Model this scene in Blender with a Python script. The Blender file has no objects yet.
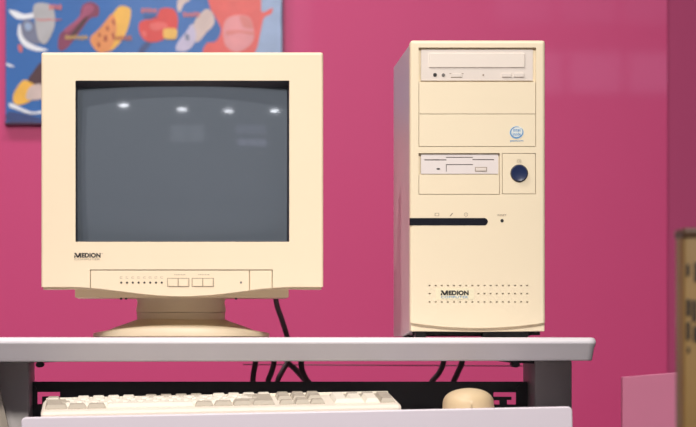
import bpy, bmesh, math, random
from mathutils import Vector, Matrix
random.seed(4)
S = bpy.context.scene
COL = S.collection

# ---------------------------------------------------------------- camera / world / lights
F = 3195.0            # focal length in pixels of a 696 px wide frame
VX, VY, EYE = 195.0, 336.0, 0.742
cam_d = bpy.data.cameras.new('camera')
cam = bpy.data.objects.new('camera', cam_d)
COL.objects.link(cam)
cam.location = (0, 0, EYE)
cam.rotation_euler = (math.pi/2, 0, 0)
cam_d.sensor_width = 36
cam_d.lens = F/696*36
cam_d.shift_x = (348-VX)/696
cam_d.shift_y = (VY-213.5)/696
cam_d.clip_end = 60
cam_d.dof.use_dof = True
cam_d.dof.focus_distance = 4.5
cam_d.dof.aperture_fstop = 8.0
S.camera = cam

w = bpy.data.worlds.new('world')
S.world = w
w.use_nodes = True
w.node_tree.nodes['Background'].inputs[0].default_value = (0.9, 0.93, 1, 1)
w.node_tree.nodes['Background'].inputs[1].default_value = 0.15
S.view_settings.view_transform = 'Standard'
S.view_settings.look = 'None'
S.view_settings.gamma = 1
S.view_settings.exposure = -3.08
try:
    S.cycles.use_denoising = True
    S.cycles.max_bounces = 8
except Exception:
    pass

def area(name, loc, target, size, power, color=(1, 1, 1), spread=180):
    d = bpy.data.lights.new(name, 'AREA')
    d.shape = 'DISK'; d.size = size; d.energy = power; d.color = color
    d.spread = math.radians(spread)
    o = bpy.data.objects.new(name, d); COL.objects.link(o)
    o.location = loc
    o.rotation_euler = (Vector(target)-Vector(loc)).to_track_quat('-Z', 'Y').to_euler()
    return o
WALL_Y = 6.3
area('spot_left', (-1.1, 3.53, 3.2), (0.2, 4.7, 0.9), 0.10, 60, (1, 0.93, 0.84), 80)
area('spot_front', (0.40, 0.9, 3.1), (0.15, 4.6, 0.9), 0.4, 205, (1, 0.95, 0.88), 80)
area('spot_far_left', (-1.6, 1.5, 3.25), (-0.3, 5.2, 1.0), 0.4, 60, (1, 0.93, 0.95), 70)
area('wall_washer', (-1.1, 5.25, 3.3), (-0.9, WALL_Y, 0.7), 0.35, 120, (1, 0.96, 0.97), 120)
area('wall_washer', (0.05, 5.25, 3.3), (0.15, WALL_Y, 0.6), 0.35, 85, (1, 0.95, 0.99), 120)
area('ceiling_glow', (-0.5, 0.5, 3.3), (-0.2, 1.5, 0.0), 2.5, 110, (0.95, 0.97, 1))

# ---------------------------------------------------------------- materials
def lin(c):
    r = []
    for v in c:
        v /= 255
        r.append(v/12.92 if v <= 0.04045 else ((v+0.055)/1.055)**2.4)
    return (*r, 1)
MATS = {}
def mat(name, col, rough=0.5, metal=0.0, spec=0.5, coat=0.0, coat_rough=0.05, noise=0.0, nscale=20, bump=0.0, bscale=300, emit=None, strength=1):
    if name in MATS:
        return MATS[name]
    m = bpy.data.materials.new(name); m.use_nodes = True
    nt = m.node_tree; p = nt.nodes['Principled BSDF']
    p.inputs['Base Color'].default_value = lin(col)
    p.inputs['Roughness'].default_value = rough
    p.inputs['Metallic'].default_value = metal
    p.inputs['Specular IOR Level'].default_value = spec
    p.inputs['Coat Weight'].default_value = coat
    p.inputs['Coat Roughness'].default_value = coat_rough
    tc = nt.nodes.new('ShaderNodeTexCoord')
    if noise:
        n = nt.nodes.new('ShaderNodeTexNoise'); n.inputs['Scale'].default_value = nscale
        n.inputs['Detail'].default_value = 4
        nt.links.new(tc.outputs['Object'], n.inputs['Vector'])
        mx = nt.nodes.new('ShaderNodeMixRGB'); mx.blend_type = 'MIX'
        a = [c*(1-noise) for c in lin(col)[:3]]; b = [min(1, c*(1+noise)) for c in lin(col)[:3]]
        mx.inputs[1].default_value = (*a, 1); mx.inputs[2].default_value = (*b, 1)
        nt.links.new(n.outputs['Fac'], mx.inputs[0])
        nt.links.new(mx.outputs[0], p.inputs['Base Color'])
    if bump:
        n2 = nt.nodes.new('ShaderNodeTexNoise'); n2.inputs['Scale'].default_value = bscale
        nt.links.new(tc.outputs['Object'], n2.inputs['Vector'])
        bp = nt.nodes.new('ShaderNodeBump'); bp.inputs['Strength'].default_value = bump
        bp.inputs['Distance'].default_value = 0.001
        nt.links.new(n2.outputs['Fac'], bp.inputs['Height'])
        nt.links.new(bp.outputs['Normal'], p.inputs['Normal'])
    if emit:
        p.inputs['Emission Color'].default_value = lin(emit)
        p.inputs['Emission Strength'].default_value = strength
    MATS[name] = m
    return m
PINK = mat('pink wall paint', (199, 58, 116), 0.5, coat=0.5, coat_rough=0.03, noise=0.03, nscale=3)
CREAM = mat('cream plastic', (236, 221, 192), 0.42, noise=0.02, nscale=8, bump=0.08, bscale=900)
CREAM_M = mat('cream monitor plastic', (234, 217, 188), 0.42, noise=0.02, nscale=8, bump=0.08, bscale=900)
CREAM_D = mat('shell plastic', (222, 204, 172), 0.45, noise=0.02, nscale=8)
DRIVE = mat('drive plastic', (224, 213, 204), 0.4, noise=0.01)
METAL_SIDE = mat('painted steel', (200, 184, 184), 0.34, noise=0.02, nscale=5)
BLACK = mat('black plastic', (26, 26, 30), 0.35, noise=0.05)
NAVY = mat('navy button', (36, 48, 84), 0.22, noise=0.05)
INK = mat('black ink', (28, 26, 28), 0.6, noise=0.03)
GREYINK = mat('grey ink', (150, 134, 116), 0.6, noise=0.03)
BLUEINK = mat('pale blue ink', (100, 150, 196), 0.5, noise=0.03)
PALEBLUE = mat('light blue label', (222, 226, 222), 0.5, noise=0.02)
LABEL = mat('label film', (238, 228, 196), 0.3, noise=0.01)
HOLE = mat('dark socket', (30, 28, 28), 0.6, noise=0.05)
GREYDOT = mat('grey knob', (110, 104, 100), 0.5, noise=0.05)
CRT = mat('crt glass', (92, 100, 110), 0.05, spec=0.5, noise=0.03, nscale=6)
SURR = mat('dark screen surround', (52, 50, 58), 0.5, noise=0.04)
DESKTOP = mat('pale grey laminate', (232, 228, 234), 0.32, noise=0.03, nscale=12)
DESKEDGE = mat('silver grey edging', (186, 181, 186), 0.36, noise=0.04, nscale=25)
DARKMET = mat('dark grey metal', (176, 170, 168), 0.45, noise=0.06, nscale=30)
BLACKMET = mat('black metal', (40, 38, 40), 0.4, noise=0.1, nscale=15)
BRACE = mat('beige grey metal', (165, 155, 142), 0.4, noise=0.05)
TRAYM = mat('pale lavender grey laminate', (230, 221, 232), 0.4, noise=0.02, nscale=10)
KEYW = mat('cream white keycap', (234, 227, 212), 0.45, noise=0.02)
KEYG = mat('grey beige keycap', (178, 168, 152), 0.45, noise=0.03)
KBCASE = mat('keyboard case', (240, 230, 214), 0.45, noise=0.02)
MOUSE = mat('cream mouse plastic', (220, 196, 156), 0.4, noise=0.03, nscale=30)
CABLE = mat('black cable rubber', (70, 62, 64), 0.45, noise=0.08)
SCREW = mat('bright screw', (190, 186, 182), 0.3, metal=0.8, noise=0.05)
WHITEW = mat('white gallery paint', (205, 208, 214), 0.7, noise=0.02, nscale=3)
CEILM = mat('white ceiling paint', (215, 215, 218), 0.8, noise=0.02, nscale=3)
FLOORM = mat('grey floor', (128, 126, 128), 0.45, noise=0.12, nscale=4)
TRIMM = mat('dark baseboard', (50, 50, 54), 0.5, noise=0.05)

# ---------------------------------------------------------------- helpers
def P(px, py, D):
    return Vector(((px-VX)/F*D, D, EYE+(VY-py)/F*D))
def X(px, D): return (px-VX)/F*D
def Z(py, D): return EYE+(VY-py)/F*D

def world_loc(o):
    v = Vector((0, 0, 0))
    while o:
        v += o.location; o = o.parent
    return v
def link(name, me, mats, parent=None, origin=None, smooth=False, bevel=0, angle=30, local=False):
    """mesh in world coordinates -> object below parent (or with its origin at origin)"""
    for m in (mats if isinstance(mats, (list, tuple)) else [mats]):
        me.materials.append(m)
    o = bpy.data.objects.new(name, me); COL.objects.link(o)
    if parent is not None:
        o.parent = parent
        if not local:
            me.transform(Matrix.Translation(-world_loc(parent)))
    elif origin is not None:
        o.location = origin
        me.transform(Matrix.Translation(-Vector(origin)))
    if smooth:
        me.shade_smooth()
        if angle:
            md = o.modifiers.new('split', 'EDGE_SPLIT'); md.split_angle = math.radians(angle)
    if bevel:
        md = o.modifiers.new('bevel', 'BEVEL'); md.width = bevel; md.segments = 2
        md.limit_method = 'ANGLE'; md.angle_limit = math.radians(40)
        md.use_clamp_overlap = True
    return o
def empty(name, loc, label, cat, group=None, rot=(0, 0, 0)):
    o = bpy.data.objects.new(name, None); COL.objects.link(o)
    o.empty_display_size = 0.05
    o.location = loc; o.rotation_euler = rot
    o['label'] = label; o['category'] = cat
    if group: o['group'] = group
    return o
def tag(o, label, cat, group=None):
    o['label'] = label; o['category'] = cat
    if group: o['group'] = group
    return o

class MB:
    def __init__(s): s.bm = bmesh.new(); s.mi = 0
    def face(s, pts):
        vs = [s.bm.verts.new(p) for p in pts]
        f = s.bm.faces.new(vs); f.material_index = s.mi
        return f
    def box(s, x0, x1, y0, y1, z0, z1, bev=0, seg=2):
        r = bmesh.ops.create_cube(s.bm, size=1)
        for v in r['verts']:
            v.co = Vector((x0+(v.co.x+.5)*(x1-x0), y0+(v.co.y+.5)*(y1-y0), z0+(v.co.z+.5)*(z1-z0)))
        fs = set(f for v in r['verts'] for f in v.link_faces)
        if bev:
            es = list(set(e for f in fs for e in f.edges))
            b = bmesh.ops.bevel(s.bm, geom=es, offset=bev, segments=seg, profile=0.5, affect='EDGES')
            fs = set(b['faces']) | set(f for v in b['verts'] for f in v.link_faces)
        for f in fs: f.material_index = s.mi
        return s
    def pbox(s, px0, px1, py0, py1, D, thick, bev=0):
        """box whose front face covers the pixel rectangle at distance D"""
        return s.box(X(px0, D), X(px1, D), D, D+thick, Z(py1, D), Z(py0, D), bev)
    def loft(s, rings, cap0=True, cap1=True, closed=True):
        vr = [[s.bm.verts.new(p) for p in r] for r in rings]
        n = len(vr[0])
        for a, b in zip(vr, vr[1:]):
            for i in range(n if closed else n-1):
                j = (i+1) % n
                f = s.bm.faces.new((a[i], a[j], b[j], b[i])); f.material_index = s.mi
        if cap0: s.bm.faces.new(list(reversed(vr[0]))).material_index = s.mi
        if cap1: s.bm.faces.new(vr[-1]).material_index = s.mi
        return s
    def prism(s, poly, y0, y1):
        """poly: list of (x, z); extruded along y"""
        return s.loft([[Vector((x, y0, z)) for x, z in poly], [Vector((x, y1, z)) for x, z in poly]])
    def disc(s, px, py, rpx, D, thick, n=20, ry=None):
        ry = ry or rpx
        c = P(px, py, D); k = D/F
        r = [(c.x+math.cos(t)*rpx*k, c.z+math.sin(t)*ry*k) for t in [2*math.pi*i/n for i in range(n)]]
        return s.prism(r, D, D+thick)
    def tube(s, pts, r, n=10):
        pts = [Vector(p) for p in pts]
        # catmull-rom smoothing
        q = []
        for i in range(len(pts)-1):
            p0 = pts[max(i-1, 0)]; p1 = pts[i]; p2 = pts[i+1]; p3 = pts[min(i+2, len(pts)-1)]
            for k in range(6):
                t = k/6
                q.append(0.5*((2*p1)+(p2-p0)*t+(2*p0-5*p1+4*p2-p3)*t*t+(3*p1-p0-3*p2+p3)*t**3))
        q.append(pts[-1])
        rings = []; up = Vector((0, 0, 1))
        side = None
        for i, p in enumerate(q):
            d = (q[min(i+1, len(q)-1)]-q[max(i-1, 0)]).normalized()
            if side is None:
                side = d.orthogonal().normalized()
            side = (side-d*side.dot(d)).normalized()
            b = d.cross(side)
            rings.append([p+(side*math.cos(2*math.pi*j/n)+b*math.sin(2*math.pi*j/n))*r for j in range(n)])
        return s.loft(rings)
    def build(s, name, mats, parent=None, **k):
        bmesh.ops.recalc_face_normals(s.bm, faces=s.bm.faces)
        me = bpy.data.meshes.new(name); s.bm.to_mesh(me); s.bm.free()
        return link(name, me, mats, parent, **k)

def plate(px0, px1, py0, py1, holes, D, thick, extra_x=(), extra_y=(), bottom=None, round_=0.0):
    """solid plate with rectangular holes (pixel rectangles at distance D); bottom: px -> py of the lower outline"""
    xs = sorted(set([px0, px1]+[h for q in holes for h in (q[0], q[1]) if px0 < h < px1]+list(extra_x)))
    ys = sorted(set([py0, py1]+[h for q in holes for h in (q[2], q[3]) if py0 < h < py1]+list(extra_y)))
    bm = bmesh.new()
    V = {}
    def vert(i, j, k):
        key = (i, j, k)
        if key not in V:
            y = ys[j]
            if j == len(ys)-1 and bottom: y = bottom(xs[i])
            p = P(xs[i], y, D)
            V[key] = bm.verts.new((p.x, D+(thick if k else 0), p.z))
        return V[key]
    def solid(i, j):
        if not (0 <= i < len(xs)-1 and 0 <= j < len(ys)-1): return False
        cx = (xs[i]+xs[i+1])/2; cy = (ys[j]+ys[j+1])/2
        return not any(a < cx < b and c < cy < d for a, b, c, d in holes)
    for i in range(len(xs)-1):
        for j in range(len(ys)-1):
            if not solid(i, j): continue
            bm.faces.new([vert(i, j, 0), vert(i, j+1, 0), vert(i+1, j+1, 0), vert(i+1, j, 0)])
            bm.faces.new([vert(i, j, 1), vert(i+1, j, 1), vert(i+1, j+1, 1), vert(i, j+1, 1)])
            for di, dj, a, b in ((-1, 0, (i, j), (i, j+1)), (1, 0, (i+1, j), (i+1, j+1)), (0, -1, (i, j), (i+1, j)), (0, 1, (i, j+1), (i+1, j+1))):
                if not solid(i+di, j+dj):
                    bm.faces.new([vert(*a, 0), vert(*b, 0), vert(*b, 1), vert(*a, 1)])
    bmesh.ops.recalc_face_normals(bm, faces=bm.faces)
    if round_:
        zt = Z(py0, D); xl = X(px0, D); xr = X(px1, D); zb = Z(py1, D)
        es = []
        for e in bm.edges:
            a, b = e.verts[0].co, e.verts[1].co
            on = lambda v: abs(v.x-xl) < 1e-6 or abs(v.x-xr) < 1e-6 or abs(v.z-zt) < 1e-6
            front = abs(a.y-D) < 1e-6 and abs(b.y-D) < 1e-6
            same = (abs(a.x-b.x) < 1e-6 and (abs(a.x-xl) < 1e-6 or abs(a.x-xr) < 1e-6)) or (abs(a.z-zt) < 1e-6 and abs(b.z-zt) < 1e-6)
            corner = abs(a.x-b.x) < 1e-6 and abs(a.z-b.z) < 1e-6 and abs(a.z-zt) < 1e-6 and (abs(a.x-xl) < 1e-6 or abs(a.x-xr) < 1e-6)
            if (front and same) or corner: es.append(e)
        bmesh.ops.bevel(bm, geom=es, offset=round_, segments=4, profile=0.5, affect='EDGES')
    m = MB(); m.bm.free(); m.bm = bm
    return m

def text_mesh(body, px0, px1, py0, py1, D, lift=0.0003, bold=0.0, shear=0.0):
    """lettering whose outline fills the pixel rectangle on the plane at distance D"""
    c = bpy.data.curves.new('lettering', 'FONT'); c.body = body; c.size = 1
    c.offset = bold; c.extrude = 0.01; c.shear = shear; c.space_character = 1.05
    o = bpy.data.objects.new('tmp', c); COL.objects.link(o)
    dg = bpy.context.evaluated_depsgraph_get(); dg.update()
    me = bpy.data.meshes.new_from_object(o.evaluated_get(dg))
    bpy.data.objects.remove(o); bpy.data.curves.remove(c)
    xs = [v.co.x for v in me.vertices]; ys = [v.co.y for v in me.vertices]
    ax, bx, ay, by = min(xs), max(xs), min(ys), max(ys)
    X0, X1, Z0, Z1 = X(px0, D), X(px1, D), Z(py1, D), Z(py0, D)
    for v in me.vertices:
        v.co = Vector((X0+(v.co.x-ax)/(bx-ax)*(X1-X0), D-lift if v.co.z > 0 else D+0.0001, Z0+(v.co.y-ay)/(by-ay)*(Z1-Z0)))
    return me

def maker(px0, px1, py0, py1, D, parent):
    "wide bold maker's name whose first letter leans outward on its left"
    wd = px1-px0; ht = py1-py0
    me = text_mesh('EDION', px0+wd*.285, px1, py0, py1, D, bold=.05)
    b = MB(); b.bm.from_mesh(me)
    def q(pts): b.prism([(X(px0+u*wd, D), Z(py0+v*ht, D)) for u, v in pts], D-.0003, D+.0001)
    q([(0, 0), (.085, 0), (.185, 1), (.115, 1)])
    q([(.195, 0), (.265, 0), (.175, 1), (.115, 1)])
    q([(.215, 0), (.265, 0), (.265, 1), (.215, 1)])
    q([(.02, .42), (.065, .75), (.05, 1), (0, 1)])
    return b.build('maker_lettering', INK, parent)
# ---------------------------------------------------------------- room
WY = 6.3
def structure(o): o['kind'] = 'structure'; return o
RX0, RX1, RY0, RH = -5.0, 5.0, -9.0, 3.4
def slab(name, x0, x1, y0, y1, z0, z1, m, bev=0):
    return structure(MB().box(x0, x1, y0, y1, z0, z1, bev).build(name, m))
slab('floor', RX0-.1, RX1+.1, RY0-.1, WY+.1, -0.1, 0, FLOORM)
slab('ceiling', RX0-.1, RX1+.1, RY0-.1, WY+.1, RH, RH+.1, CEILM)
slab('wall_left', RX0-.1, RX0, RY0, WY, 0, RH, WHITEW)
slab('wall_right', RX1, RX1+.1, RY0, WY, 0, RH, WHITEW)
slab('wall_front', RX0, RX1, RY0-.1, RY0, 0, RH, WHITEW)
# the pink wall is clad in glossy boards that meet in narrow joints
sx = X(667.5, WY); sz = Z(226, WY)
g = 0.0012
structure(MB().box(RX0, RX1, WY+.012, WY+.1, 0, RH).build('wall_back', PINK))
slab('trim_1', RX0, sx, WY, WY+.012, 0, RH, PINK, 0.0008)
slab('trim_2', sx+.0003, RX1, WY+.003, WY+.012, 0, RH, mat('shaded matt pink', (168, 58, 104), 0.7, noise=0.03, nscale=3), 0.0005)  # weaker light on the right is put into this board's darker pink
slab('baseboard_front', RX0, RX1, RY0, RY0+.02, 0, .35, TRIMM)
HAZE1 = mat('haze glow a', (190, 200, 220), 0.5, emit=(205, 205, 240), strength=18)
HAZE2 = mat('haze glow b', (190, 200, 220), 0.5, emit=(225, 232, 245), strength=8)
HAZE3 = mat('haze glow c', (190, 200, 220), 0.5, emit=(205, 205, 245), strength=8)
def haze_panel(n, x0, x1, z0, z1, m, bars):  # added glowing panels behind the camera, reflected as haze on wall and poster
    t = structure(MB().box(x0, x1, RY0+.004, RY0+.02, z0, z1).build('haze_panel_%d' % n, m))
    fr = MB()
    for a in range(bars+1):
        xx = x0+(x1-x0)*a/bars
        fr.box(xx-.02, xx+.02, RY0+.005, RY0+.05, z0-.03, z1+.03)
    fr.box(x0-.03, x1+.03, RY0+.005, RY0+.05, z0-.05, z0); fr.box(x0-.03, x1+.03, RY0+.005, RY0+.05, z1, z1+.05)
    fr.build('haze_panel_frame', TRIMM, t)
haze_panel(1, 2.1, 3.3, 2.38, 2.66, HAZE1, 3)
haze_panel(2, -0.55, 0.8, 2.5, 3.2, HAZE2, 2)
haze_panel(3, 2.0, 3.3, 2.85, 3.25, HAZE3, 3)
# round ceiling lamps far behind the camera (seen as small glints in the screen)
LAMPM = mat('lamp diffuser', (250, 250, 255), 0.4, emit=(245, 248, 255), strength=420)
lamp_x = (-1.9, -0.08, 1.5, 3.05)
lamp_y = (-5.9, -6.7, -6.9, -6.6)
names = ['first', 'second', 'third', 'fourth']
for i, lx in enumerate(lamp_x):
    ly = lamp_y[i]
    t = empty('ceiling_lamp', (lx, ly, RH), 'round white ceiling lamp, %s glint from the left in the monitor screen' % names[i], 'ceiling lamp', 'ceiling lamps reflected in the screen')
    def ring(r, z): return [Vector((lx+math.cos(a)*r, ly+math.sin(a)*r, z)) for a in [2*math.pi*k/28 for k in range(28)]]
    MB().loft([ring(.22, RH), ring(.22, RH-.03), ring(.2, RH-.035)]).build('housing', TRIMM, t, smooth=True)
    MB().loft([ring(.15, RH-.036), ring(.135, RH-.05)]).build('diffuser', LAMPM, t, smooth=True)

# ---------------------------------------------------------------- poster
DP = WY-0.012
post = empty('poster', P(143, 123, DP), 'blue ice cream poster hanging on the pink wall behind the monitor', 'poster')
PBLUE = mat('poster blue', (34, 100, 172), 0.35, coat=1.0, coat_rough=0.04, noise=0.22, nscale=9)
pc = {'grey': (176, 176, 178), 'white': (228, 232, 242), 'dgrey': (112, 118, 142), 'maroon': (128, 50, 84), 'lmaroon': (160, 74, 108),
      'yellow': (238, 180, 66), 'orange': (226, 146, 84), 'brown': (172, 82, 50), 'red': (212, 52, 44), 'rorange': (222, 92, 84),
      'gold': (226, 178, 74), 'cream': (206, 186, 178), 'lilac': (192, 184, 208), 'coral': (224, 92, 84), 'pinky': (222, 144, 146),
      'dark': (70, 34, 44), 'navy': (40, 62, 118), 'pale': (150, 172, 204), 'textred': (206, 104, 98), 'tan': (188, 152, 84), 'blush': (214, 124, 118)}
PM = {k: mat('print '+k, v, 0.4, coat=1.0, coat_rough=0.04, noise=0.22, nscale=30) for k, v in pc.items()}
keys = list(PM)
m = MB(); m.box(X(5.5, DP), X(281.5, DP), DP, WY-.0005, Z(122.5, DP), Z(-70, DP), 0.001); m.build('poster_board', PBLUE, post)
m = MB()
eb = 0.003
m.box(X(281.5, DP), X(283, DP), DP-.004, WY-.0005, Z(123.5, DP), Z(-71, DP)); m.box(X(4.8, DP), X(283, DP), DP-.004, WY-.0005, Z(124, DP), Z(122, DP))
m.build('shaded_poster_rim', mat('shadow-toned rim', (70, 52, 84), 0.5, noise=0.05), post)  # rim toned dark to stand in for the shadow at the poster edge
def blob(mb, key, pts, lay):
    """smooth closed outline through pixel points, as a thin printed layer"""
    n = len(pts); out = []
    for i in range(n):
        p0, p1, p2, p3 = (Vector(pts[(i+k) % n]) for k in (-1, 0, 1, 2))
        for s in range(5):
            t = s/5
            out.append(0.5*((2*p1)+(p2-p0)*t+(2*p0-5*p1+4*p2-p3)*t*t+(3*p1-p0-3*p2+p3)*t**3))
    mb.mi = keys.index(key)
    D = DP-0.0004*lay
    vs = [mb.bm.verts.new((X(p.x, D), D, Z(p.y, D))) for p in out]
    f = mb.bm.faces.new(vs); f.material_index = mb.mi
    r = bmesh.ops.extrude_face_region(mb.bm, geom=[f])
    for v in r['geom']:
        if isinstance(v, bmesh.types.BMVert): v.co.y = DP+.0002
    bmesh.ops.triangulate(mb.bm, faces=[f])
def strokes(mb, key, x0, x1, y0, y1, n, lay):
    random.seed(int(x0*7+y0))
    mb.mi = keys.index(key); D = DP-0.0004*lay
    w_ = (x1-x0)/n
    for i in range(n):
        a = x0+i*w_; mb.box(X(a+.1*w_, D), X(a+.8*w_, D), D, DP+.0002, Z(y1-random.random()*1.0, D), Z(y0+random.random()*1.0, D))
# (each motif is its own printed part)
def motif(name, items):
    mb = MB()
    for it in items:
        if it[0] == 'S': strokes(mb, *it[1:])
        else: blob(mb, *it)
    mb.build(name, [PM[k] for k in keys], post)
motif('printed_white_bird', [
    ('white', [(9, 10), (16, 11), (24, 14), (34, 13), (36, 17), (27, 19), (18, 19), (12, 15)], 1),
    ('white', [(20, 24), (24, 38), (34, 45), (48, 50), (36, 51), (24, 46), (18, 36), (18, 28)], 1),
    ('dgrey', [(24, 20), (33, 22), (37, 30), (40, 43), (32, 43), (24, 38), (21, 28)], 2),
    ('pale', [(25, 23), (30, 23), (32, 28), (28, 31), (25, 28)], 3),
    ('grey', [(35, 4), (44, 3), (52, 6), (55, 16), (54, 28), (48, 41), (43, 44), (38, 38), (35, 22), (33, 12)], 3),
    ('textred', [(18, 45), (22, 46), (22, 52), (19, 51)], 2),
    ('S', 'textred', 49, 62, 4, 10, 4, 4), ('S', 'textred', 36, 62, 18.5, 21, 7, 4)])
motif('printed_dark_lolly', [
    ('maroon', [(84, 4), (92, 2), (99, 7), (98, 16), (91, 18), (84, 26), (74, 40), (64, 50), (58, 48), (60, 34), (70, 26), (79, 17), (81, 9)], 1),
    ('lmaroon', [(84, 6), (92, 5), (93, 11), (80, 22), (68, 32), (64, 30), (76, 20), (82, 13)], 2),
    ('dark', [(88, 16), (84, 24), (74, 36), (68, 38), (76, 28), (82, 20)], 2),
    ('S', 'tan', 65, 88, 35, 40, 7, 4)])
motif('printed_wafer_cone', [
    ('yellow', [(114, 12), (120, 6), (128, 7), (131, 12), (128, 28), (122, 40), (112, 50), (100, 52), (92, 42), (100, 30), (108, 20)], 1),
    ('orange', [(112, 14), (116, 22), (116, 34), (110, 50), (98, 52), (90, 39), (100, 28)], 2),
    ('brown', [(104, 36), (107, 36), (107, 41), (104, 41)], 3), ('brown', [(98, 34), (100, 33), (101, 36), (99, 37)], 3),
    ('brown', [(106, 27), (108, 26), (109, 30), (107, 31)], 3), ('brown', [(112, 20), (114, 19), (115, 24), (113, 25)], 3),
    ('brown', [(97, 43), (100, 43), (100, 47), (98, 47)], 3), ('brown', [(112, 33), (114, 33), (114, 38), (112, 37)], 3),
    ('S', 'brown', 113, 132, 35.5, 40.5, 6, 4)])
motif('printed_red_apple_ice', [
    ('navy', [(138, 52), (144, 43), (152, 41), (148, 48), (142, 54)], 1),
    ('red', [(160, 9), (170, 8), (176, 12), (178, 22), (175, 33), (166, 38), (156, 42), (146, 41), (140, 34), (139, 24), (144, 20), (152, 19), (158, 14)], 2),
    ('rorange', [(142, 31), (146, 32), (146, 37), (143, 36)], 3), ('rorange', [(150, 24), (162, 22), (168, 26), (160, 30), (152, 30)], 3),
    ('gold', [(165, 28.5), (176, 29), (177, 34), (175, 39), (165, 38.5), (163, 33)], 4),
    ('S', 'textred', 141, 157, 8, 13, 5, 4), ('S', 'navy', 144, 158, 15, 18, 6, 4)])
motif('printed_pale_lolly', [
    ('cream', [(207, 9), (213, 14), (214, 24), (206, 33), (198, 42), (192, 38), (192, 28), (198, 16)], 1),
    ('lilac', [(192, 24), (196, 34), (194, 44), (186, 51), (176, 50), (178, 42), (186, 32)], 2),
    ('dgrey', [(185, 34), (189, 35), (189, 40), (186, 40)], 3),
    ('cream', [(178, 0), (184, -4), (190, 0), (184, 4), (180, 12), (177, 8)], 1),
    ('S', 'textred', 183, 200, 12, 17, 5, 4)])
motif('printed_coral_figure', [
    ('pale', [(262, -40), (280, -30), (281, 20), (280, 60), (250, 60), (246, 30), (250, 0)], 1),
    ('coral', [(206, -30), (232, -45), (258, -25), (261, -2), (262, 12), (272, 8), (271, 14), (264, 18), (260, 34), (256, 50), (246, 58), (206, 56), (206, 44), (216, 41), (221, 30), (216, 18), (209, 4)], 2),
    ('pinky', [(228, 18), (238, 15), (249, 17), (253, 26), (254, 38), (248, 47), (236, 52), (226, 46), (223, 34), (224, 24)], 3),
    ('blush', [(226, 31), (238, 30), (253, 32), (253, 35), (240, 33), (228, 35)], 4), ('blush', [(240, 16), (249, 18), (252, 28), (244, 27), (241, 22)], 4)])
motif('printed_choc_cone', [
    ('dark', [(33, 72), (42, 62), (56, 66), (60, 90), (44, 88), (30, 85), (28, 80)], 1),
    ('yellow', [(24, 80), (30, 82), (38, 88), (34, 98), (24, 104), (15, 104), (13, 96), (18, 86)], 2),
    ('cream', [(30, 87), (42, 84), (50, 92), (44, 98), (34, 100), (26, 98)], 3),
    ('white', [(9, 103), (16, 105), (24, 109), (34, 112), (44, 110), (44, 113), (30, 114), (18, 110), (10, 107)], 3),
    ('white', [(6, 63), (12, 65), (14, 67), (8, 66)], 2),
    ('navy', [(8, 112), (20, 113), (40, 118), (40, 121), (8, 121)], 1)])

# ---------------------------------------------------------------- desk
DF = 4.38
desk = empty('computer_desk', (0.12, 4.62, 0), 'silver grey computer desk with dark metal legs and pull-out keyboard tray', 'desk')
TZ = 0.740
x0d, x1d, y0d, y1d = -0.304, X(596.8, DF), DF, 4.98
def rrect(x0, x1, y0, y1, r, z, n=6):
    out = []
    for cx, cy, a0 in ((x1-r, y1-r, 0), (x0+r, y1-r, 90), (x0+r, y0+r, 180), (x1-r, y0+r, 270)):
        for k in range(n+1):
            a = math.radians(a0+90*k/n); out.append(Vector((cx+math.cos(a)*r, cy+math.sin(a)*r, z)))
    return out
prof = [(0.0080, TZ-.0325), (0.0070, TZ-.0320), (.0062, TZ-.0302), (.0028, TZ-.0150), (.0012, TZ-.0112), (.0002, TZ-.0082), (.0000, TZ-.0064), (.0003, TZ-.0046), (.0012, TZ-.0026), (.0030, TZ-.0010), (.0055, TZ-.0002), (.0085, TZ)]
m = MB()
m.loft([rrect(x0d+i*.7, x1d-i*.7, y0d+i, y1d-i, .010, z) for i, z in prof])
m.bm.faces.ensure_lookup_table()
for f in m.bm.faces:
    f.material_index = 0 if f.calc_center_median().z > TZ-.0090 else 1
bmesh.ops.rotate(m.bm, verts=[v for v in m.bm.verts if v.co.z < TZ-.012], cent=(.25, 0, TZ), matrix=Matrix.Rotation(math.radians(-.12), 3, 'Y'))
m.build('desktop', [DESKTOP, DESKEDGE], desk, smooth=True, angle=50)
LY0, LY1 = 4.50, 4.665
for side, (a, b) in enumerate(((-0.286, -0.234), (X(535, LY0), X(572, LY0)))):
    m = MB(); m.box(a, b, LY0, LY1, 0.03, TZ-.0325, .003)
    lg = m.build('leg', DARKMET, desk, smooth=True)
    m = MB(); m.box(a-.004, b+.004, 4.36, 4.95, 0.0, 0.03, .004); m.build('foot_bar', DARKMET, lg)
    # mounting bracket under the desktop
    m = MB()
    zt = TZ-.0325
    if side: poly = [(X(497, LY0), zt), (a, zt), (a, zt-.0045), (X(514, LY0), zt-.0035)]
    else: poly = [(b, zt), (X(55, LY0), zt), (X(55, LY0), zt-.0022), (X(44, LY0), zt-.0028), (b, zt-.0028)]
    m.prism(poly, 4.51, 4.62)
    cxx = X(516, LY0) if side else X(39.5, LY0)
    m.prism([(cxx+math.cos(t)*.006, zt-.006+math.sin(t)*.004) for t in [k*math.pi/6 for k in range(12)]], 4.502, 4.53)
    m.build('mounting_bracket', BLACKMET, lg)
    m = MB(); sxx = (X(550, LY0) if side else X(8, LY0))
    m.prism([(sxx-.006, zt-.006), (sxx+.006, zt-.006), (sxx+.006, zt-.0035), (sxx-.006, zt-.0035)], LY0-.0012, LY0+.002)
    m.build('screw', SCREW, lg)
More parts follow.
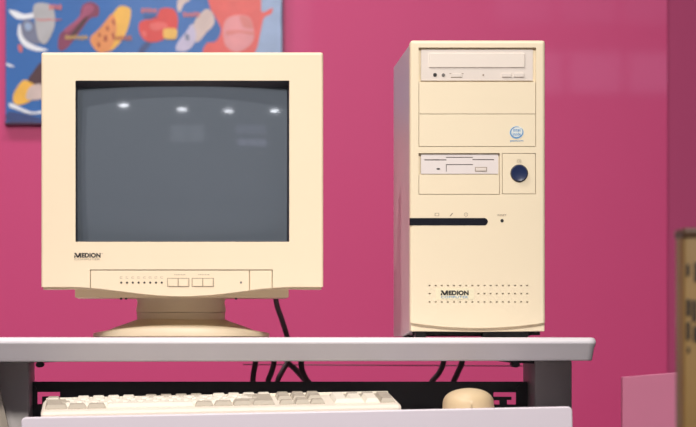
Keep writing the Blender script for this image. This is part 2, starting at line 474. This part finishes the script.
# slanted brace beside the left leg
m = MB(); m.prism([(X(-12, 4.49), Z(375, 4.49)), (X(-3, 4.49), Z(375, 4.49)), (X(9.5, 4.49), Z(432, 4.49)), (X(20, 4.49), .3), (X(5, 4.49), .3), (X(-6, 4.49), Z(432, 4.49))], 4.484, 4.499)
m.build('leg_brace', BRACE, desk)
# black crossbeam with stamped slots
DB = 4.60
holes = [(493.5, 516, 392.3, 396.7), (511.5, 516, 396.7, 404.5), (507, 511.5, 400, 404.5), (493.5, 499.5, 400.3, 404.5),
         (37.5, 60, 392, 396.5), (37.5, 42, 396.5, 404), (49.5, 60, 397.5, 404)]
m = plate(VX+(-0.234)/DB*F, VX+X(535, LY0)/DB*F, 381.6, 445, holes, DB, .003)
cb = m.build('crossbeam', BLACKMET, desk)
m = MB(); a = X(523, DB)-.02; m.bm.free()
for bx_ in (520, 33): MB().disc(bx_, 388.5, 3.0, DB-.006, .006).build('bolt', BLACKMET, cb)
# keyboard tray, hanging about one degree out of level
TCX = 0.134
ROLL = math.radians(-1.14)
tray = bpy.data.objects.new('keyboard_tray', None); COL.objects.link(tray)
tray.parent = desk; tray.location = Vector((TCX, 4.20, 0.630))-desk.location; tray.rotation_euler = (0, ROLL, 0)
hw = (X(573.3, 4.2)-X(22, 4.2))/2
m = MB()
poly = []
zt_, zb_, r = .0122, -.10, .006
for cx, cz, a0 in ((hw-r, zt_-r, 0), (-hw+r, zt_-r, 90), (-hw+r, zb_+r, 180), (hw-r, zb_+r, 270)):
    for k in range(7):
        t = math.radians(a0+15*k); poly.append((cx+math.cos(t)*r, cz+math.sin(t)*r))
m.prism(poly, 0, .016)
m.build('tray_front', TRAYM, tray, local=True, bevel=.0018)
m = MB(); m.box(-.345, .335, .016, .34, -.016, 0, .001); m.build('tray_board', TRAYM, tray, local=True)
MB().box(-.360, -.3455, .10, .44, -.030, -.012, .001).build('slide_rail', BLACKMET, tray, local=True)
MB().box(.3355, .343, .10, .44, -.030, -.012, .001).build('slide_rail', BLACKMET, tray, local=True)

# ---------------------------------------------------------------- keyboard
def trayp(x, y, z=0):
    "point on the tray surface in world space"
    return Vector((TCX, 4.20, .630))+Matrix.Rotation(ROLL, 3, 'Y') @ Vector((x, y, z))
KW = .477
kx = X(221.6, 4.23)
kb = empty('keyboard', trayp(kx-TCX, .026, .0006), 'cream computer keyboard with grey side keys lying on the desk tray', 'keyboard', rot=(0, ROLL, math.radians(1.5)))
DEP, HF, HB = .158, .0180, .0305
def ktop(y): return HF+(HB-HF)*y/DEP
m = MB()
hb = KW/2
prof = [(0, .004), (0.0, HF-.004), (.004, HF-.0005), (.012, ktop(.012)), (DEP-.012, ktop(DEP-.012)), (DEP-.004, HB-.0005), (DEP, HB-.006), (DEP, .012)]
def kring(x, sh): return [Vector((x, .5*DEP+(y-.5*DEP)*(1-sh*.02), .004+(z-.004)*(1-sh*.12))) for y, z in prof]
m.loft([kring(-hb, 1), kring(-hb+.003, 0), kring(hb-.003, 0), kring(hb, 1)])
m.box(-hb+.004, hb-.004, DEP-.0085, DEP-.0005, .012, HB+.0028, .0012)
m.build('keyboard_case', KBCASE, kb, local=True)
for s_ in (-1, 1):
    MB().box(s_*.19-.015, s_*.19+.015, DEP-.022, DEP-.008, 0, .0125).build('rubber_foot', BLACK, kb, local=True)
    MB().box(s_*.19-.015, s_*.19+.015, .008, .022, 0, .0045).build('rubber_foot', BLACK, kb, local=True)
U = .0205
x_start = -hb+.0042
UY = .0187
def key_mesh(wu, du, m_):
    b = bmesh.new()
    hwid = wu*U/2-.0006; hdep = du*UY/2-.0006; h = .0062; t = .0026
    lev = [(0, -.002), (0, .0008), (t, h-.0006), (t+.0008, h)]
    rings = []
    for ins, z in lev:
        yy = .0008 if z > .002 else 0
        rings.append([b.verts.new((sx_*(hwid-ins), sy_*(hdep-ins*.7)+yy, z)) for sx_, sy_ in ((-1, -1), (1, -1), (1, 1), (-1, 1))])
    for A, B in zip(rings, rings[1:]):
        for i in range(4): b.faces.new((A[i], A[(i+1) % 4], B[(i+1) % 4], B[i]))
    b.faces.new(rings[-1])
    bmesh.ops.recalc_face_normals(b, faces=b.faces)
    me = bpy.data.meshes.new('key'); b.to_mesh(me); b.free(); me.materials.append(m_)
    return me
KC = {}
nkeys = 0
stuff_list = []
slope = math.atan2(HB-HF, DEP)
def key(u, row_y, wu=1, du=1, g=False):
    global nkeys
    k_ = (wu, du, g)
    if k_ not in KC: KC[k_] = key_mesh(wu, du, KEYG if g else KEYW)
    x = x_start+(u+wu/2)*U; y = row_y
    nkeys += 1
    o = bpy.data.objects.new('key', KC[k_]); COL.objects.link(o); o.parent = kb
    o.location = (x, y, ktop(y)); o.rotation_euler = (slope, 0, 0)
    stuff_list.append(o)
yF = DEP-.0195
R = [yF-.0270-UY*i for i in range(5)]
key(0, yF, g=True)
for i in range(4): key(2+i, yF)
for i in range(4): key(6.5+i, yF, g=True)
for i in range(4): key(11+i, yF)
for i in range(3): key(15.25+i, yF, g=True)
for i in range(13): key(i, R[0])
key(13, R[0], 2, g=True)
key(0, R[1], 1.5, g=True)
for i in range(12): key(1.5+i, R[1])
key(13.5, R[1], 1.5, g=True)
key(0, R[2], 1.75, g=True)
for i in range(12): key(1.75+i, R[2])
key(13.75, R[2], 1.25, g=True)
key(0, R[3], 1.25, g=True)
for i in range(11): key(1.25+i, R[3])
key(12.25, R[3], 2.75, g=True)
for u, w_ in ((0, 1.5), (1.5, 1.25), (2.75, 1.25)): key(u, R[4], w_, g=True)
key(4, R[4], 5.75)
for u, w_ in ((9.75, 1.25), (11, 1.25), (12.25, 1.25), (13.5, 1.5)): key(u, R[4], w_, g=True)
for r_ in (0, 1):
    for i in range(3): key(15.25+i, R[r_], g=True)
key(16.25, R[3], g=True)
for i in range(3): key(15.25+i, R[4], g=True)
for i in range(4): key(18.82+i, R[0], g=(i > 0))
for r_ in (1, 2, 3):
    for i in range(3): key(18.82+i, R[r_])
key(21.82, (R[1]+R[2])/2, 1, 2, g=True)
key(21.82, (R[3]+R[4])/2, 1, 2, g=True)
key(18.82, R[4], 2); key(20.82, R[4])
# indicator window above the number block
m = MB(); xx = x_start+18.9*U; m.box(xx, xx+3.8*U, yF-.006, yF+.006, ktop(yF)-.003, ktop(yF)+.0018, .001)
m.build('indicator_window', KEYG, kb, local=True)

# ---------------------------------------------------------------- mouse
mp = trayp(X(468.5, 4.33)-TCX, .075, .0008)
mouse = empty('mouse', mp, 'cream computer mouse lying on the desk tray right of the keyboard', 'mouse', rot=(0, ROLL, 0))
def outline(y, L=.112, W=.0345):
    t = (y-L/2)/(L/2)
    return W*max(0.0, 1-abs(t)**2.6)**(1/2.3)
def mouse_shell(z_scale, zb, inset, yrange=(0, .112), xr=None, name='shell', m_=MOUSE):
    b = MB(); NX, NY = 24, 30
    top = []
    for j in range(NY+1):
        y = .112*(0.5-0.5*math.cos(math.pi*j/NY))
        wd = max(outline(y)-inset, .0005)
        row = []
        for i in range(NX+1):
            a = math.pi*i/NX
            x = -math.cos(a)*wd
            ss = max(0, math.sin(a))**.6
            prof_y = (math.sin(math.pi*min(1, max(0, (y+.004)/.125))**.85))**.5 if 0 < y < .112 else .25
            row.append(Vector((x, y, zb+z_scale*ss*prof_y)))
        top.append(row)
    vr = [[b.bm.verts.new(p) for p in r_] for r_ in top]
    for A, B in zip(vr, vr[1:]):
        for i in range(NX): b.bm.faces.new((A[i], A[i+1], B[i+1], B[i]))
    return b
b = mouse_shell(.0275, .0085, 0.0002)
b.build('shell', MOUSE, mouse, local=True, smooth=True, angle=0)
m = MB()
def mo(z, ins): 
    N = 40; pts = []
    for k in range(N):
        t = 2*math.pi*k/N
        c, s_ = math.cos(t), math.sin(t)
        pts.append(Vector(((.0345-ins)*math.copysign(abs(c)**.8, c), .056+(.056-ins)*math.copysign(abs(s_)**.8, s_), z)))
    return pts
m.loft([mo(0, .006), mo(.0015, .0038), mo(.0060, .0008), mo(.0080, -.0004), mo(.0086, .0006)])
m.build('lower_body', mat('mouse base', (204, 182, 146), .45, noise=.03), mouse, local=True, smooth=True, angle=40)
m = MB(); m.tube([(0, .110, .010), (.002, .135, .009), (.012, .17, .006), (.03, .20, .0045), (.05, .225, .0045)], .0022); m.build('mouse_cable', CREAM_D, mouse, local=True, smooth=True, angle=0)

# ---------------------------------------------------------------- monitor
DM = 4.62
mon = empty('crt_monitor', (X(182, DM), 4.80, TZ), 'cream CRT monitor with dark blank screen standing on the left of the desk', 'monitor')
def mb_bottom(px):
    c = 182; t = min(1, abs(px-c)/112.0)
    return 287.0+9.3*(0.5+0.5*math.cos(math.pi*t))**0.9
exx = [41.3+(323.3-41.3)*k/60 for k in range(61)]
holes = [(75.5, 289.3, 80.6, 241.8), (90, 90.8, 270, 300), (90, 272.6, 269.6, 270.5), (249, 249.9, 270, 300), (271.8, 272.6, 270, 300)]
m = plate(41.3, 323.3, 52.3, 287.3, holes, DM, .006, extra_x=exx, extra_y=[264, 276, 282], bottom=mb_bottom, round_=.0035)
bez = m.build('front_bezel', CREAM_M, mon, bevel=.0006)
# backing of the bezel with the shell return behind it
m = plate(43, 321.5, 54, 286, [(74.5, 290.3, 79.6, 242.8)], DM+.006, .045, extra_x=exx[1:-1], bottom=lambda p: mb_bottom(p)+2.4*min(1, max(0, (abs(p-182)-60)/60)))
m.build('bezel_shell', CREAM_D, mon, bevel=.001)
Rg = 1.18
GA0, GA1, GB0, GB1 = X(75.2, DM), X(289.6, DM), Z(242.1, DM), Z(80.3, DM)
def glass_y(x, z): return DM+.0085+Rg-math.sqrt(Rg*Rg-(x-(GA0+GA1)/2)**2-(z-(GB0+GB1)/2)**2)
def sr(a, b, c, d, y, n=16):
    pts = []
    cs = [(a, d), (b, d), (b, c), (a, c)]
    for q in range(4):
        (xa_, ya_), (xb_, yb_) = cs[q], cs[(q+1) % 4]
        for i in range(n):
            x_, z_ = X(xa_+(xb_-xa_)*i/n, DM), Z(ya_+(yb_-ya_)*i/n, DM)
            pts.append(Vector((x_, glass_y(x_, z_)+.0004 if y is None else y, z_)))
    return pts
m = MB()
m.loft([sr(75.6, 289.2, 80.7, 241.7, DM+.0065), sr(75.6, 289.2, 80.7, 241.7, DM+.0045), sr(77.0, 287.2, 86.0, 241.0, None)], cap0=False, cap1=False)
m.build('screen_surround', SURR, mon)
# curved glass
m = MB(); NX, NY = 40, 30; a0, a1, b0, b1 = X(75.2, DM), X(289.6, DM), Z(242.1, DM), Z(80.3, DM)
cxg, czg = (a0+a1)/2, (b0+b1)/2
gr = [[m.bm.verts.new((a0+(a1-a0)*i/NX, 0, b0+(b1-b0)*j/NY)) for i in range(NX+1)] for j in range(NY+1)]
for row in gr:
    for v in row:
        rr = (v.co.x-cxg)**2+(v.co.z-czg)**2
        v.co.y = DM+.0085+Rg-math.sqrt(Rg*Rg-rr)
for A, B in zip(gr, gr[1:]):
    for i in range(NX): m.bm.faces.new((A[i], A[i+1], B[i+1], B[i]))
m.build('screen', CRT, mon, smooth=True, angle=0)
# shell: front box with a flat underside, then the tapered tube cover
def rect_ring(x0, x1, z0, z1, y, r=.006, n=4):
    out = []
    for cx, cz, aa in ((x1-r, z1-r, 0), (x0+r, z1-r, 90), (x0+r, z0+r, 180), (x1-r, z0+r, 270)):
        for k in range(n+1):
            a = math.radians(aa+90*k/n); out.append(Vector((cx+math.cos(a)*r, y, cz+math.sin(a)*r)))
    return out
m = MB()
DH = DM+.051
xa, xb = X(75, DH), X(288.6, DH)
zlo = Z(297.6, DH)
m.loft([rect_ring(xa, xb, zlo, 1.13, DH, .0015), rect_ring(xa, xb, zlo, 1.13, DH+.16, .0015), rect_ring(xa+.03, xb-.03, zlo+.02, 1.11, DH+.24, .02), rect_ring(xa+.06, xb-.06, zlo+.05, 1.06, DH+.36, .03)])
m.build('rear_housing', CREAM_D, mon, smooth=True)
for px in (121, 126, 236): MB().disc(px, 298.6, 1.3, DH+.03, .01, 10).build('housing_lug', BLACK, mon)
# control panel
m = MB()
for a, b in ((168, 178), (178.4, 188.4), (192.6, 202.6), (203, 213)):
    MB().pbox(a+.35, b-.35, 278.7, 286.2, DM-.0016, .003, .0004).build('control_button', CREAM_M, mon)
for (a, b) in ((167.6, 188.8), (192.2, 213.4)):
    plate(a-.5, b+.5, 278.0, 286.9, [(a+.2, (a+b)/2-.3, 278.6, 286.3), ((a+b)/2+.3, b-.2, 278.6, 286.3)], DM-.0003, .001).build('button_surround', GREYINK, mon)
m.bm.free()
for k in range(8):
    MB().disc(121.2+k*5.8, 282.6, 1.05, DM-.0006, .001, 12).build('indicator_light', HOLE, mon)
m = MB()
for k in range(8):
    x_ = 121.2+k*5.8
    m.pbox(x_-1.3, x_+1.3, 276.7, 276.95, DM-.0002, .0005); m.pbox(x_-1.3, x_+1.3, 278.2, 278.45, DM-.0002, .0005); m.pbox(x_-1.3, x_-1.05, 276.7, 278.4, DM-.0002, .0005)
m.build('panel_icons', GREYINK, mon)
for a in (174.5, 198.5):
    m = MB()
    for i in range(7): m.pbox(a+i*1.65, a+i*1.65+.75, 274.1+(i % 2)*.2, 275.2, DM-.0002, .0005)
    m.build('panel_marks', GREYINK, mon)
MB().disc(241, 282.5, 1.1, DM-.0006, .001, 12).build('power_light', GREYDOT, mon)
# power key: a solid cap that fills the notch of the bezel, flush with it
m = plate(250.3, 271.5, 271, 286, [], DM-.0004, .006, extra_x=[252+2*k for k in range(10)], bottom=lambda p: mb_bottom(p)-.3)
m.build('power_button', CREAM_M, mon, bevel=.0005)
maker(74.0, 100.6, 252.9, 257.7, DM, mon)
link('maker_lettering', text_mesh('COMPUTER', 74.2, 99.8, 258.4, 260.2, DM), GREYINK, mon)
MB().disc(102, 253.6, .5, DM-.0003, .001, 8).build('trademark_dot', GREYINK, mon)
# swivel foot
cyb = 4.79
def ell(rx, ry, z, cx=X(181, 4.70), n=48, p=1.0):
    return [Vector((cx+rx*math.copysign(abs(math.cos(t))**p, math.cos(t)), cyb+ry*math.copysign(abs(math.sin(t))**p, math.sin(t)), z)) for t in [2*math.pi*k/n for k in range(n)]]
k = 4.70/F
m = MB()
# rim plate with lens-shaped front: its height grows towards the middle
RB = 89.8*k
def lens(z_, s):
    out = []
    for kk in range(64):
        t = 2*math.pi*kk/64
        c, q = math.cos(t), math.sin(t)
        out.append(Vector((X(181, 4.70)+RB*s*math.copysign(abs(c)**.82, c), cyb+.115*s*math.copysign(abs(q)**.82, q), z0+(z_ if z_ < .001 else z_*(.45+.55*(1-abs(c)**2.2)) ))))
    return out
z0 = TZ
m.loft([lens(.0004, .97), lens(.0022, 1.0), lens(.0120, 1.0), lens(.0150, .985), lens(.0172, .93), lens(.0184, .82), lens(.0190, .6)])
m.build('foot_plate', CREAM_M, mon, smooth=True, angle=60)
m = MB()
kk = 4.78/F
cx_ = X(181, 4.78)
def E(r, z, ry=None): return [Vector((cx_+r*math.cos(t), cyb+(ry or r)*math.sin(t), z)) for t in [2*math.pi*i/56 for i in range(56)]]
m.loft([E(.108, z0+.0115, .09), E(.095, z0+.0165, .085), E(.080, z0+.0215, .075), E(.068, z0+.0262, .066), E(43.5*kk, z0+.0268), E(43.5*kk, z0+.0285)])
m.build('swivel_base', CREAM_D, mon, smooth=True, angle=40)
m = MB()
m.loft([E(44*kk, z0+.0265), E(44.3*kk, z0+.0363)]); m.build('swivel_ring', CREAM_D, mon, smooth=True, angle=40)
m = MB()
m.loft([E(44.6*kk, z0+.0368), E(45*kk, z0+.041), E(43.5*kk, z0+.052), E(45*kk, zlo+.001)]); m.build('neck', CREAM_D, mon, smooth=True, angle=40)

# ---------------------------------------------------------------- tower
DT = 4.50
tow = empty('computer_tower', (X(477.5, DT), DT+.2, TZ), 'cream beige computer tower case standing on the right of the desk', 'computer')
vents = []
for r_, yy in enumerate((285.6, 293.7, 302)):
    for c_ in range(17):
        xx = 429.6+c_*6.1
        if r_ == 1 and 435 < xx < 476: continue
        vents.append((xx-.9, xx+.9, yy-.6, yy+.6))
holes = [(418.6, 536, 47.6, 146.8), (418.6, 499.8, 153.2, 194.6), (502, 535.8, 153.2, 194.2), (410, 484, 218.4, 225), (501, 503, 219.7, 221.7)]+vents
def tb(px): return 322.6+5.4*(1-((px-477.5)/67.5)**2)
m = plate(410.2, 545.2, 40.3, 322.6, holes, DT, .007, extra_x=[410.2+5*k for k in range(1, 27)], extra_y=[60, 100, 130, 240, 260, 275, 312], bottom=tb, round_=.0042)
m.build('front_panel', CREAM, tow, bevel=.0003)
# solid bezel behind with openings
bx0, bx1 = X(410.6, DT), X(544.9, DT)
m = plate(410.9, 544.6, 41, 331.6, [], DT+.0065, .038, extra_x=[412+6*k for k in range(22)], bottom=lambda p: 331.9-.6*abs((p-477.5)/67.5))
m.build('bezel_body', CREAM, tow, bevel=.0012)
# bay covers
def cover(name, a, b, c, d, dd, mt=CREAM, bev=.0005):
    return MB().pbox(a, b, c, d, DT+dd, .0065-dd-.0001, bev).build(name, mt, tow)
cover('bay_cover', 419.1, 535.5, 81.9, 113.75, .0003, bev=.0003)
cover('bay_cover', 419.1, 535.5, 114.25, 146.3, .0003, bev=.0003)
cover('bay_cover', 419.1, 499.3, 174.5, 194.1, .0003, bev=.0003)
cover('power_panel', 502.5, 535.3, 153.7, 193.7, .0002, bev=.0003)
m = MB(); m.pbox(500.2, 500.9, 153, 153.1, DT, .001); m.bm.free()
# optical drive
cd = MB().pbox(421, 533, 49.6, 80.8, DT+.0024, .004, .0005).build('optical_drive', DRIVE, tow)
cover('bay_trim', 419.2, 535.2, 48.0, 48.7, .003)
fd = DT+.0022
def dpart(name, mb, mt, par): return mb.build(name, mt, par)
dpart('disc_tray', MB().pbox(429, 524.8, 53, 67.6, fd-.0016, .003, .0009), mat('tray plastic', (230, 219, 208), .4, noise=.01), cd)
dpart('headphone_jack', MB().disc(435, 74.8, 1.9, fd-.0006, .001), HOLE, cd)
dpart('volume_knob', MB().disc(443.4, 75, 1.7, fd-.0008, .0012), GREYDOT, cd)
m = MB(); m.pbox(451, 462, 73.5, 77, fd-.0006, .001, .0003); dpart('volume_wheel', m, DRIVE, cd)
m = MB(); m.pbox(449.5, 452, 73.3, 73.9, fd-.0001, .0005); m.pbox(461, 463.6, 73.3, 73.9, fd-.0001, .0005); m.pbox(450.8, 462.2, 77.0, 77.7, fd-.0001, .0005); dpart('drive_marks', m, GREYINK, cd)
dpart('drive_light', MB().disc(483.3, 75, .9, fd-.0004, .001), GREYINK, cd)
dpart('drive_button', MB().pbox(501.8, 511.6, 73, 77, fd-.0018, .003, .0005), DRIVE, cd)
dpart('drive_button', MB().pbox(513.8, 524, 73, 77, fd-.0018, .003, .0005), DRIVE, cd)
# floppy drive
FH = [(424.5, 446.5, 159.4, 160.4), (446, 473, 156.9, 157.7), (472.5, 494, 159.2, 160.1), (446, 473, 164.2, 165.0), (446, 446.7, 164.2, 171.5)]
fl = plate(421, 498.3, 154.6, 173.8, FH, DT+.0016, .003).build('floppy_drive', mat('floppy plastic', (226, 217, 214), .4, noise=.01), tow)
MB().pbox(421.3, 498, 155, 173.4, DT+.0045, .0018).build('floppy_slot', GREYDOT, fl)
MB().disc(438.3, 168.9, 1.9, DT+.0012, .001, ry=.8).build('drive_light', HOLE, fl)
plate(475, 487, 167.1, 171.6, [(475.7, 486.3, 167.7, 171)], DT+.0014, .001).build('eject_surround', GREYINK, fl)
MB().pbox(476, 486, 167.9, 170.8, DT+.0004, .002, .0003).build('eject_button', DRIVE, fl)
# power button
kT = DT/F
cpx = P(519.2, 173.3, DT)
def cr(r, y, n=32): return [Vector((cpx.x+r*kT*math.cos(t), y, cpx.z+r*kT*math.sin(t))) for t in [2*math.pi*i/n for i in range(n)]]
m = MB(); m.loft([cr(9.0, DT+.0005), cr(8.8, DT-.0006), cr(8.4, DT-.0010)]); m.build('button_ring', mat('dark ring', (70, 66, 66), .4, noise=.04), tow, smooth=True)
m = MB(); m.loft([cr(8.2, DT+.0005), cr(8.1, DT-.0028), cr(7.5, DT-.0038), cr(6, DT-.0034), cr(3, DT-.0029), cr(.5, DT-.0028)]); m.build('power_button', NAVY, tow, smooth=True)
m = MB()
for i in range(24):
    t0, t1 = 2*math.pi*i/24, 2*math.pi*(i+1)/24
    c_ = P(519.2, 161.3, DT)
    q = [Vector((c_.x+r_*kT*math.cos(t), DT+.0002, c_.z+r_*kT*math.sin(t))) for r_, t in ((2.0, t0), (2.0, t1), (1.6, t1), (1.6, t0))]
    m.face(q)
m.pbox(519, 519.4, 160.4, 162, DT+.0001, .0004); m.build('power_icon', GREYINK, tow)
# black light bar: rounded at its right end
cL = P(484.2, 221.7, DT-.0006); rL = 3.7*kT
poly = [(X(409.6, DT), cL.z-rL), (cL.x, cL.z-rL)]+[(cL.x+rL*math.sin(t), cL.z-rL*math.cos(t)) for t in [math.pi*i/10 for i in range(1, 10)]]+[(cL.x, cL.z+rL), (X(409.6, DT), cL.z+rL)]
MB().prism(poly, DT-.0007, DT+.006).build('light_bar', mat('smoked black plastic', (24, 25, 34), .2, noise=.04), tow, bevel=.0005)
# filler behind the bar's rounded end
m = MB()
ic = P(437, 214.6, DT)
def ringicon(m, px, py, r, w_=.4):
    c_ = P(px, py, DT)
    for i in range(16):
        t0, t1 = 2*math.pi*i/16, 2*math.pi*(i+1)/16
        m.face([Vector((c_.x+a*kT*math.cos(t), DT-.0002, c_.z+a*kT*math.sin(t))) for a, t in ((r, t0), (r, t1), (r-w_, t1), (r-w_, t0))])
m.pbox(434.8, 435.3, 213, 216, DT-.0002, .0005); m.pbox(438.6, 439.1, 213, 216, DT-.0002, .0005); m.pbox(434.8, 439, 213, 213.4, DT-.0002, .0005); m.pbox(434.8, 439, 215.6, 216, DT-.0002, .0005)
m.prism([(X(449.6, DT), Z(216, DT)), (X(450.6, DT), Z(216.2, DT)), (X(453.2, DT), Z(213.2, DT)), (X(452, DT), Z(213, DT))], DT-.0002, DT+.0002)
ringicon(m, 466, 214.5, 2.0); m.pbox(465.8, 466.3, 213.4, 214.8, DT-.0002, .0005)
m.build('light_icons', GREYINK, tow)
link('reset_lettering', text_mesh('RESET', 497.6, 506.6, 214.2, 216.2, DT), GREYINK, tow)
MB().disc(502.1, 220.7, 1.7, DT-.0004, .002).build('reset_button', HOLE, tow)
# maker's label
lb = MB().pbox(436.4, 474, 288.2, 299.6, DT-.0004, .0006).build('maker_label', LABEL, tow)
maker(440.6, 468.6, 290.5, 295.2, DT-.0005, lb)
link('maker_lettering', text_mesh('COMPUTER', 441, 468, 295.9, 298.2, DT-.0005), BLUEINK, lb)
# processor sticker
kL = kT
st = MB().disc(516.6, 132.4, 7.2, DT, .0008, 28, ry=6.6)
st = st.build('processor_sticker', PALEBLUE, tow)
m = MB(); cc = P(516.8, 132.0, DT)
N = 40
def sw(t, r, wd):
    a = 2*math.pi*t+.9
    ex, ez = (r+wd)*math.cos(a), (r*.88+wd)*math.sin(a)
    rot = .25
    return Vector((cc.x+(ex*math.cos(rot)-ez*math.sin(rot))*kT, DT-.0003, cc.z+(ex*math.sin(rot)+ez*math.cos(rot))*kT))
for i in range(N):
    t0, t1 = i/N*.93, (i+1)/N*.93
    w0, w1 = .3+1.3*math.sin(math.pi*t0), .3+1.3*math.sin(math.pi*t1)
    m.face([sw(t0, 5.6, 0), sw(t1, 5.6, 0), sw(t1, 5.6, w1), sw(t0, 5.6, w0)])
m.build('sticker_swirl', BLUEINK, st)
link('sticker_lettering', text_mesh('intel', 513.2, 520.4, 128.2, 131.6, DT, bold=.02), BLUEINK, st)
link('sticker_lettering', text_mesh('inside', 512.8, 520.6, 132.4, 135.6, DT, bold=.02), BLUEINK, st)
link('sticker_lettering', text_mesh('pentium', 510.3, 523.3, 139.6, 142.2, DT+.0002, bold=.01), BLUEINK, st)
# steel chassis; its left side runs back and reaches lower than the bezel
yb = DT+.0445; ye = DT+.40
m = MB()
xs0, xs1 = X(411.3, DT), X(544.2, DT)
zt = Z(41.8, DT)
side = [(yb, TZ+.0085), (yb+.01, TZ+.0070), (yb+.16, TZ+.0015), (ye, TZ+.0015), (ye, zt-.002), (yb, zt)]
m.loft([[Vector((xs0, y, z)) for y, z in side], [Vector((xs1, y, z)) for y, z in side]])
m.build('steel_cover', METAL_SIDE, tow, bevel=.0015)
for a, b in ((415.5, 426), (483, 528)): MB().pbox(a, b, 332.2, 337.2, DT+.03, .03).build('foot', BLACK, tow)
for a in (xs0+.012, xs1-.03): MB().box(a, a+.018, ye-.05, ye-.02, TZ+.0001, TZ+.004).build('foot', BLACK, tow)
m = MB(); m.pbox(412.5, 540, 332.0, 335.2, DT+.05, .05); m.build('bottom_plate', BLACKMET, tow)

# ---------------------------------------------------------------- cables
def cable(pts, r, label, parent=None):
    o = MB().tube(pts, r).build('cable', CABLE, smooth=True, angle=0, origin=pts[0])
    tag(o, label, 'cable', 'black cables behind the desk')
    return o
yc = 5.02
cable([P(273, 296, 4.99)+Vector((0, -.02, .03)), P(276.5, 303, 5.0), P(282, 320, 5.01), P(287.5, 338, 5.02), P(290, 352, 5.03), P(287.5, 362, 5.03), P(282, 372, 5.02), P(276.5, 386, 5.01), P(272, 430, 5.0)], .0042,
      'dark grey cable hanging from the monitor down past the desktop')
cable([P(257, 345, 5.0), P(255.5, 362, 5.0), P(253.5, 374, 5.0), P(252, 392, 5.0), P(250, 430, 5.0)], .0044, 'straight black cable below the desktop, leftmost of the cables')
cable([P(275, 343, 4.995), P(274, 362, 4.995), P(271.5, 372, 4.99), P(267.5, 386, 4.99), P(266, 430, 4.99)], .0044, 'black cable below the desktop, second from the left')
cable([P(283, 345, 5.045), P(287, 361, 5.045), P(294, 368, 5.05), P(303, 378, 5.05), P(309, 388, 5.05), P(315, 430, 5.05)], .0044, 'black cable slanting down to the right from the cable knot')
cable([P(299, 343, 5.00), P(301, 360, 5.00), P(302, 370, 5.0), P(306, 379, 5.0), P(312, 390, 5.0), P(318, 430, 5.0)], .0046, 'thick black cable right of the cable knot, bending at its foot')
cable([P(446, 343, 5.00), P(443.5, 362, 5.0), P(439, 373, 5.0), P(431, 383, 5.0), P(424, 400, 5.0), P(420, 430, 5)], .0044, 'left black cable of the pair hanging below the tower')
cable([P(464, 343, 5.00), P(462, 362, 5.0), P(458, 372, 5.0), P(453, 383, 5.0), P(446, 400, 5.0), P(440, 430, 5)], .0046, 'right black cable of the pair hanging below the tower')
o = MB().tube([P(243, 364.5, 5.06), P(330, 365, 5.06), P(430, 365.5, 5.06), P(530, 366, 5.06)], .0009, 6).build('wire', CABLE, smooth=True, angle=0, origin=P(243, 364.5, 5.06))
tag(o, 'thin dark wire running level just under the desktop', 'wire')

# ---------------------------------------------------------------- things at the right edge
DC = 3.2
col = empty('display_column', (X(705, DC), DC+.1, 0), 'tan column with dark blotchy lettering cut off by the right edge', 'column')
GOLD = mat('tan printed board', (146, 114, 62), 0.5, noise=0.35, nscale=14)
DKB = mat('dark brown print', (62, 52, 44), 0.5, noise=0.1)
m = MB()
xl, xr = X(683.5, DC), X(760, DC); zt = Z(231, DC)
m.box(xl, xr, DC, DC+.055, 0, zt, .004)
m.build('column_body', GOLD, col, smooth=True)
MB().box(xl-.001, xr+.001, DC-.002, DC+.057, Z(238, DC), zt+.003, .003).build('dark_cap', mat('dark cap', (84, 58, 38), .5, noise=.2), col)
for (a, b, c, d) in ((686, 690, 264, 276), (694, 700, 262, 282), (686, 691, 299, 316), (692, 697, 300, 322), (686, 690.5, 322, 340), (693, 699, 326, 342), (687, 690, 347, 353)):
    MB().pbox(a, b, c, d, DC-.0008, .002, .0004).build('printed_mark', DKB, col)
DPn = 4.9
pan = MB()
zp0, zp1 = Z(377, DPn), Z(371.5, DPn)
xa, xb = X(622.5, DPn), X(690, DPn)
pan.prism([(xa, 0), (xb, 0), (xb, zp1), (xa, zp0)], DPn, DPn+.02)
o = pan.build('low_panel', mat('pale pink board', (236, 140, 176), 0.5, noise=0.02), origin=Vector((xa, DPn, 0)), bevel=.001)
tag(o, 'pale pink low panel standing on the floor right of the desk', 'panel')
print('keys', nkeys)
# past a hundred keys: the smallest in the picture are merged as one part
